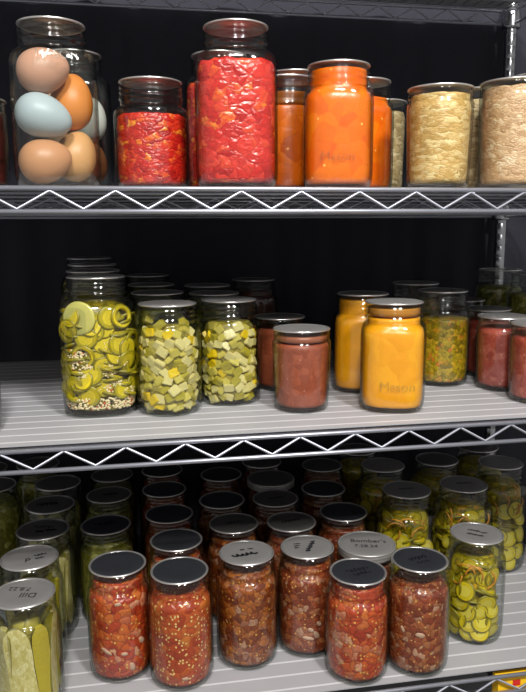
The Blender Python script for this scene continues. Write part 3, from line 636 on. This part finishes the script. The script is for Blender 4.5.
def seeds(jid, spots, label, red=.12):
    mb = MB(); j = JARS[jid]
    for ang, z, sa, sz, n in spots:
        for _ in range(n):
            a = FRONT + ang + random.uniform(-sa, sa); zz = z + random.uniform(-sz, sz)
            r, e = inner_r(j, zz, .3)
            c, d = math.cos(a), math.sin(a); f = 1/((abs(c)**e+abs(d)**e)**(1/e)); r = r*f-.22-random.random()*.06
            q = Vector((r*c, r*d, zz)); s = random.uniform(.15,.2)
            o = [Vector((1,0,0)),Vector((-1,0,0)),Vector((0,1,0)),Vector((0,-1,0)),Vector((0,0,1)),Vector((0,0,-1))]
            sub = MB(); sub.lathe([(.02,-1),(.7,-.7),(1,0),(.7,.7),(.02,1)], 6)
            rm = Matrix.Rotation(random.random()*3, 3, 'X') @ Matrix.Rotation(random.random()*3, 3, 'Y')
            mb.add([q + rm @ Vector((v[0]*s, v[1]*s, v[2]*s*1.25)) for v in sub.v], sub.f, 1 if random.random() < red else 0)
    o = link('pepper_seeds', mb.mesh('pepper_seeds', [SEEDM, REDF]), loc=W(j['x'], j['y'], j['z'])); o.rotation_euler = (0,0,j['rot'])
    tag(o, label, 'seeds', None, 'stuff')
seeds('hg1', [(0,2.1,1.4,.85,330),(-.55,8.6,.34,1.4,120),(.45,8.6,.32,1.0,110),(.2,4.6,.4,.8,100),(-.1,6.4,.5,.4,60),(.4,10.6,.3,.5,24),(.85,3.6,.2,.6,26)], 'pale seeds and red flakes settled in the tall sliced pepper jar')

# ---- yellow pickle slices
pk = [slice_mesh(random.uniform(1.4,1.82), .45, [FLESH, SKIN, CORE], core=.55) for k in range(5)]
oni = []
for k in range(3):
    mb = MB(); rr = random.uniform(1.2,1.9)
    mb.tube([(rr*math.cos(w), .12*math.sin(3*w), rr*math.sin(w)) for w in [(.2+2.2*q/9) for q in range(10)]], .16, 6)
    oni.append(mb.mesh('onion_strip', ONION))
for jid, lab, grp, nrow in (('pr','yellow pickle slice in the front pickle jar','slices in the front pickle jar',1),('p1','yellow pickle slice in the large jar behind the red brown salsa','slices in the pickle jar behind the salsa',1),
        ('p2','yellow pickle slice in the jar directly behind the front pickle jar','slices in the pickle jar behind the front one',1),('p5','yellow pickle slice in the frame edge pickle jar','slices in the frame edge pickle jar',1),('p3','yellow pickle slice in the second row pickle jar','slices in the second row pickle jar',1)):
    j = JARS[jid]
    content(jid,'pickle_brine',M['brineyel'],3.4,'yellow brine filling the '+{'pr':'front pickle jar','p1':'large pickle jar behind the red brown salsa','p2':'pickle jar directly behind the front one','p5':'pickle jar at the frame edge','p3':'second row pickle jar'}[jid],'brine', gap=1.3, amp=.18)
    z = 2.2; row = 0
    while z < j['h']-3.6:
        n = 5
        for k in range(n):
            a = -1.2+2.4*(k+.5*(row % 2)+random.uniform(-.3,.3))/n
            edge = random.random() < (.45 if z > 4 else .05)
            on_wall(jid,'pickle_slice',random.choice(pk), a, z+random.uniform(-.35,.35), (1.5 if edge else random.uniform(.42,.6))+(.8 if z > j['h']-7 else 0), lab, 'pickle', grp, random.uniform(-.6,.6), (PI/2+random.uniform(-.6,.4)) if edge else random.uniform(-.35,.35))
        z += 1.75; row += 1
    for k in range(5):
        on_wall(jid,'onion_strip',oni[k % 3], random.uniform(-.8,.8), j['h']-random.uniform(4.2,8), .22, lab.replace('yellow pickle slice','orange onion strip'), 'onion', grp.replace('slices','onion strips'), random.uniform(-1.2,2.2), 0)
C('p4','sliced_pickles','brineyel',3.2,'yellow pickles in the shaded jar third back from the front pickle jar','pickles')
C('p6','sliced_pickles','brineyel',3.2,'yellow pickles in the jar under the rail at the frame edge','pickles')
C('p7','sliced_pickles','brineyel',3.2,'yellow pickles in the dim jar next to the shaded salsa','pickles')

# ---- dill spears
def spear(w, L, fm):
    mb = MB(); n = 15; vs = []; fs = []; ms = []
    off = Vector((random.random()*9, 0, 0))
    for i in range(n):
        t = i/(n-1); s = (1-abs(2*t-1)**9*.6)*(1+.08*noise.noise(Vector((t*4, 0, 0))+off))
        z = (t-.5)*L; bx = .25*math.sin(t*PI)
        ring = [(-.98,.0),(0,-.14),(.98,0),(.8,.5),(.4,.82),(0,.92),(-.4,.82),(-.8,.5)]
        for (x, y) in ring: vs.append((x*w*s, y*w*s+bx, z))
    m = 8
    for i in range(n-1):
        for k in range(m):
            k2 = (k+1) % m
            fs.append((i*m+k, i*m+k2, (i+1)*m+k2, (i+1)*m+k)); ms.append(0 if k < 2 else 1)
    fs.append(tuple(range(m))[::-1]); ms.append(0); fs.append(tuple((n-1)*m+k for k in range(m))); ms.append(0)
    mb.v = vs; mb.f = fs; mb.m = ms
    me = mb.mesh('dill_spear', [fm, SPEARS]); sharpen(me, 50)
    return me
sps = [spear(1.7, 13.0, SPEARF), spear(1.35, 12.6, SPEARY), spear(1.85, 12.8, SPEARF)]
for jid, w in (('dl1','frontmost'),('dl2','second'),('dl3','third'),('dl4','fourth'),('dl5','fifth')):
    j = JARS[jid]
    content(jid,'dill_brine',M['brinepale'],3.2,'cloudy green brine filling the %s dill spear jar' % w,'brine', gap=2.75, amp=.05)
    n = 6
    for k in range(n):
        a = -1.9+3.8*(k+.2)/(n-1)+random.uniform(-.06,.06)
        on_wall(jid,'dill_spear', sps[(k*2+len(jid)+ord(jid[-1])) % 3], a, 7.5+random.uniform(-.1,.3), .62, 'pickle spear in the %s dill jar' % w, 'pickle', 'spears in the %s dill jar' % w, random.uniform(-.12,.12), 0)

# ------------------------------------------------------------------ the shelving unit
XL, XR, YB = -39.4, 82.6, 61.0
unit = link('wire_shelving_unit', None, loc=W((XL+XR)/2, YB/2, -125)); unit.empty_display_size = .1
tag(unit, 'chrome wire shelving unit with zigzag truss edges that holds all the jars', 'shelving')
UO = Vector(((XL+XR)/2, YB/2, -125))
def ul(v): return Vector(v)-UO
def wire_shelf(ztop):
    """ztop: height of the top wire of the edge truss"""
    zb = ztop-2.75
    root = link('wire_shelf', None, unit, Vector((0, 0, ztop+125))*CM)
    o = Vector(((XL+XR)/2, YB/2, ztop))
    def P_(x, y, z): return Vector((x, y, z))-o
    for (x0, y0, x1, y1) in ((XL,0,XR,0),(XL,YB,XR,YB),(XL,0,XL,YB),(XR,0,XR,YB)):
        d = Vector((x1-x0, y1-y0, 0)); Ln = d.length; d.normalize(); ax = 2.4
        a = Vector((x0, y0, 0))+d*ax; b = Vector((x1, y1, 0))-d*ax
        mb = MB()
        for z in (ztop, zb): mb.tube([P_(a.x, a.y, z), P_(b.x, b.y, z)], .31, 10)
        pts = []
        if d.x > .5:
            per = 7.74; k = math.ceil((a.x-44.43)/per*2)
            x = 44.43+k*per/2
            while x < b.x:
                pts.append(P_(x, a.y+.0, (ztop-.28) if k % 2 == 0 else zb+.28)); x += per/2; k += 1
        else:
            y = a.y; k = 0
            while y < b.y: pts.append(P_(a.x, y, (ztop-.28) if k % 2 == 0 else zb+.28)); y += 3.87; k += 1
        mb.tube(pts, .2, 8)
        link('edge_truss', mb.mesh('edge_truss', CHROME), root)
    mb = MB()
    x = XL+2.5
    while x < XR-2: mb.tube([P_(x, 2.6, ztop-.1), P_(x, YB-2.6, ztop-.1)], .14, 6); x += 2.6
    link('deck_wires', mb.mesh('deck_wires', CHROME), root)
    mb = MB()
    for y in (2.8, 15, 30.5, 46, YB-2.8):
        if y < 3 or y > 55:
            mb.tube([P_(XL+.5, y, ztop-.42), P_(XR-.5, y, ztop-.42)], .2, 8); continue
        mb.tube([P_(XL+.5, y, ztop-.42), P_(XR-.5, y, ztop-.42)], .22, 8)
        pts = [P_(XL+1+3.87*q, y, (ztop-.6) if q % 2 else ztop-2.4) for q in range(int((XR-XL-1)/3.87))]
        mb.tube(pts, .15, 6); mb.tube([P_(XL+.5, y, ztop-2.5), P_(XR-.5, y, ztop-2.5)], .2, 8)
    link('support_wire', mb.mesh('support_wire', CHROME), root)
    for x in (XL, XR):
        for y in (0, YB):
            mb = MB(); c = P_(x, y, 0)
            prof = [(1.45,-3.6),(1.95,-3.5),(2.0,-3.2),(1.75,-.2),(1.72,.7),(1.45,.75)]
            sub = MB(); sub.lathe(prof, 20, closed=True)
            mb.add([(v[0]+c.x, v[1]+c.y, v[2]) for v in sub.v], sub.f)
            link('corner_collar', mb.mesh('corner_collar', CHROMEP), root)
    return root
LEVELS = {'E': 45.6, 'A': 4.55, 'B': -27.95, 'C': -68.2, 'D': -107.5}
for k in 'EABCD': wire_shelf(LEVELS[k])
for x in (XL, XR):
    for y in (0, YB):
        mb = MB(); prof = [(.05,-124)]; z = -124
        while z < 50:
            prof += [(1.27, z+.15), (1.27, z+2.2), (1.24, z+2.26), (1.24, z+2.48)]; z += 2.54
        prof += [(1.27, 50.2), (1.1, 50.5), (.05, 50.6)]
        mb.lathe(prof, 20)
        c = ul((x, y, 0))
        p = link('post', mb.mesh('post', CHROMEP), unit, Vector((c.x, c.y, 125))*CM)
        mb = MB(); mb.lathe([(.05,-125),(1.5,-125),(1.8,-124.6),(1.3,-123.8),(.05,-123.8)], 16)
        link('foot', mb.mesh('foot', P('grey_foot', '#3a3a3c', .6)), p)
# plastic liners that lie on the shelves
for k, zt, lab in (('E',45.6,'grey plastic liner on the shelf over all the jars'),('A',4.9,'grey plastic liner beneath the egg and tomato jars'),('B',-27.43,'grey ribbed plastic liner beneath the cube, sauce and yellow puree jars'),('C',-67.6,'grey ribbed plastic liner beneath the salsa and pickle jars'),('D',-107.0,'grey plastic liner on the lowest shelf, under the yellow carton')):
    if k == 'E': zt = 46.1
    mb = MB(); zb = zt-.2
    mb.box(XL+2.3, XR-2.3, 1.0, YB-1.0, zb, zt-.03, 0)
    y = 2.4
    while y < YB-1.5:
        mb.box(XL+2.3, XR-2.3, y-.16, y+.16, zt-.031, zt, 1); y += 3.2
    me = mb.mesh('shelf_liner', [LINER, LINERIB], smooth=False)
    o = link('shelf_liner', me, loc=(0, 0, CAMZ)); tag(o, lab, 'shelf liner', 'plastic shelf liners')
# a yellow carton with a red mark on the shelf beneath
mb = MB(); mb.box(52.9, 79, .6, 2.4, -106.95, -69.0)
yc = link('yellow_carton', mb.mesh('yellow_carton', YEL, smooth=False), loc=(0, 0, CAMZ)); tag(yc, 'flat yellow carton with a red print standing on the shelf beneath the salsa jars', 'carton')
mb = MB(); mb.box(55.3, 56.6, .56, .6, -70.5, -69.5)
link('red_print', mb.mesh('red_print', REDM, smooth=False), yc)['label'] = 'red printed mark'

# ------------------------------------------------------------------ room
mb = MB(); x0, x1 = -150, 230
pts = []; n = 420
for i in range(n+1):
    x = x0+(x1-x0)*i/n
    y = 65.2 + .5*math.sin(x*.23)+.35*math.sin(x*.41+1.3)+.25*math.sin(x*.9+noise.noise(Vector((x*.05,0,0)))*3)
    pts.append((x, y))
vs = []; fs = []
for (x, y) in pts: vs += [(x, y, -123), (x, y, 120), (x, y+.25, 120), (x, y+.25, -123)]
for i in range(n):
    for k in range(4):
        k2 = (k+1) % 4; fs.append((4*i+k, 4*i+k2, 4*i+4+k2, 4*i+4+k))
fs += [(0,1,2,3), (4*n,4*n+3,4*n+2,4*n+1)]
mb.add(vs, fs)
cu = link('curtain', mb.mesh('curtain', CLOTH), loc=(0, 0, CAMZ)); tag(cu, 'black cloth curtain hanging in soft folds behind the shelving', 'curtain')
def struct(name, x0, x1, y0, y1, z0, z1, mat):
    mb = MB(); mb.box(x0, x1, y0, y1, z0, z1); o = link(name, mb.mesh(name, mat, smooth=False), loc=(0, 0, CAMZ)); o['kind'] = 'structure'; return o
struct('floor', -230, 310, -330, 90, -135, -125, FLOORM)
struct('wall_back', -230, 310, 78, 88, -125, 150, WALLM)
struct('ceiling', -230, 310, -330, 90, 150, 158, P('white_ceiling', '#c8c8c8', .8))

# ------------------------------------------------------------------ light
def area(name, x, y, z, sx, sy, power, tgt, col=(1,1,1)):
    l = bpy.data.lights.new(name, 'AREA'); l.shape = 'RECTANGLE'; l.size = sx*CM; l.size_y = sy*CM; l.energy = power; l.color = col
    o = link(name, l, loc=W(x, y, z)); d = W(*tgt)-o.location
    o.rotation_euler = d.to_track_quat('-Z', 'Y').to_euler(); return o
area('ceiling_lamp', -8, -138, 128, 22, 22, 40, (10, 10, -20), (1, .97, .93))
area('ceiling_lamp', 62, -138, 128, 22, 22, 40, (35, 10, -20), (1, .97, .93))
w = bpy.data.worlds.new('World'); sc.world = w; w.use_nodes = True
w.node_tree.nodes['Background'].inputs[0].default_value = (1, .98, .96, 1); w.node_tree.nodes['Background'].inputs[1].default_value = .34

# ------------------------------------------------------------------ camera
cam = bpy.data.cameras.new('camera'); co = link('camera', cam)
rt = Vector((.98378068,-.17931187,-.00477816)); up = Vector((.034991,.16571317,.98555303)); fw = Vector((.17592955,.96973522,-.16929972))
m = Matrix((rt, up, -fw)).transposed().to_4x4(); m.translation = W(0, -89, 0)
co.matrix_world = m
cam.sensor_fit = 'VERTICAL'; cam.sensor_height = 36; cam.lens = 700.14/692*36; cam.clip_start = .02
sc.camera = co
sc.view_settings.view_transform = 'Standard'; sc.view_settings.look = 'None'; sc.view_settings.gamma = 1; sc.view_settings.use_curve_mapping = False
sc.view_settings.exposure = 0
sc.cycles.transparent_max_bounces = 40; sc.cycles.max_bounces = 8; sc.cycles.use_denoising = True
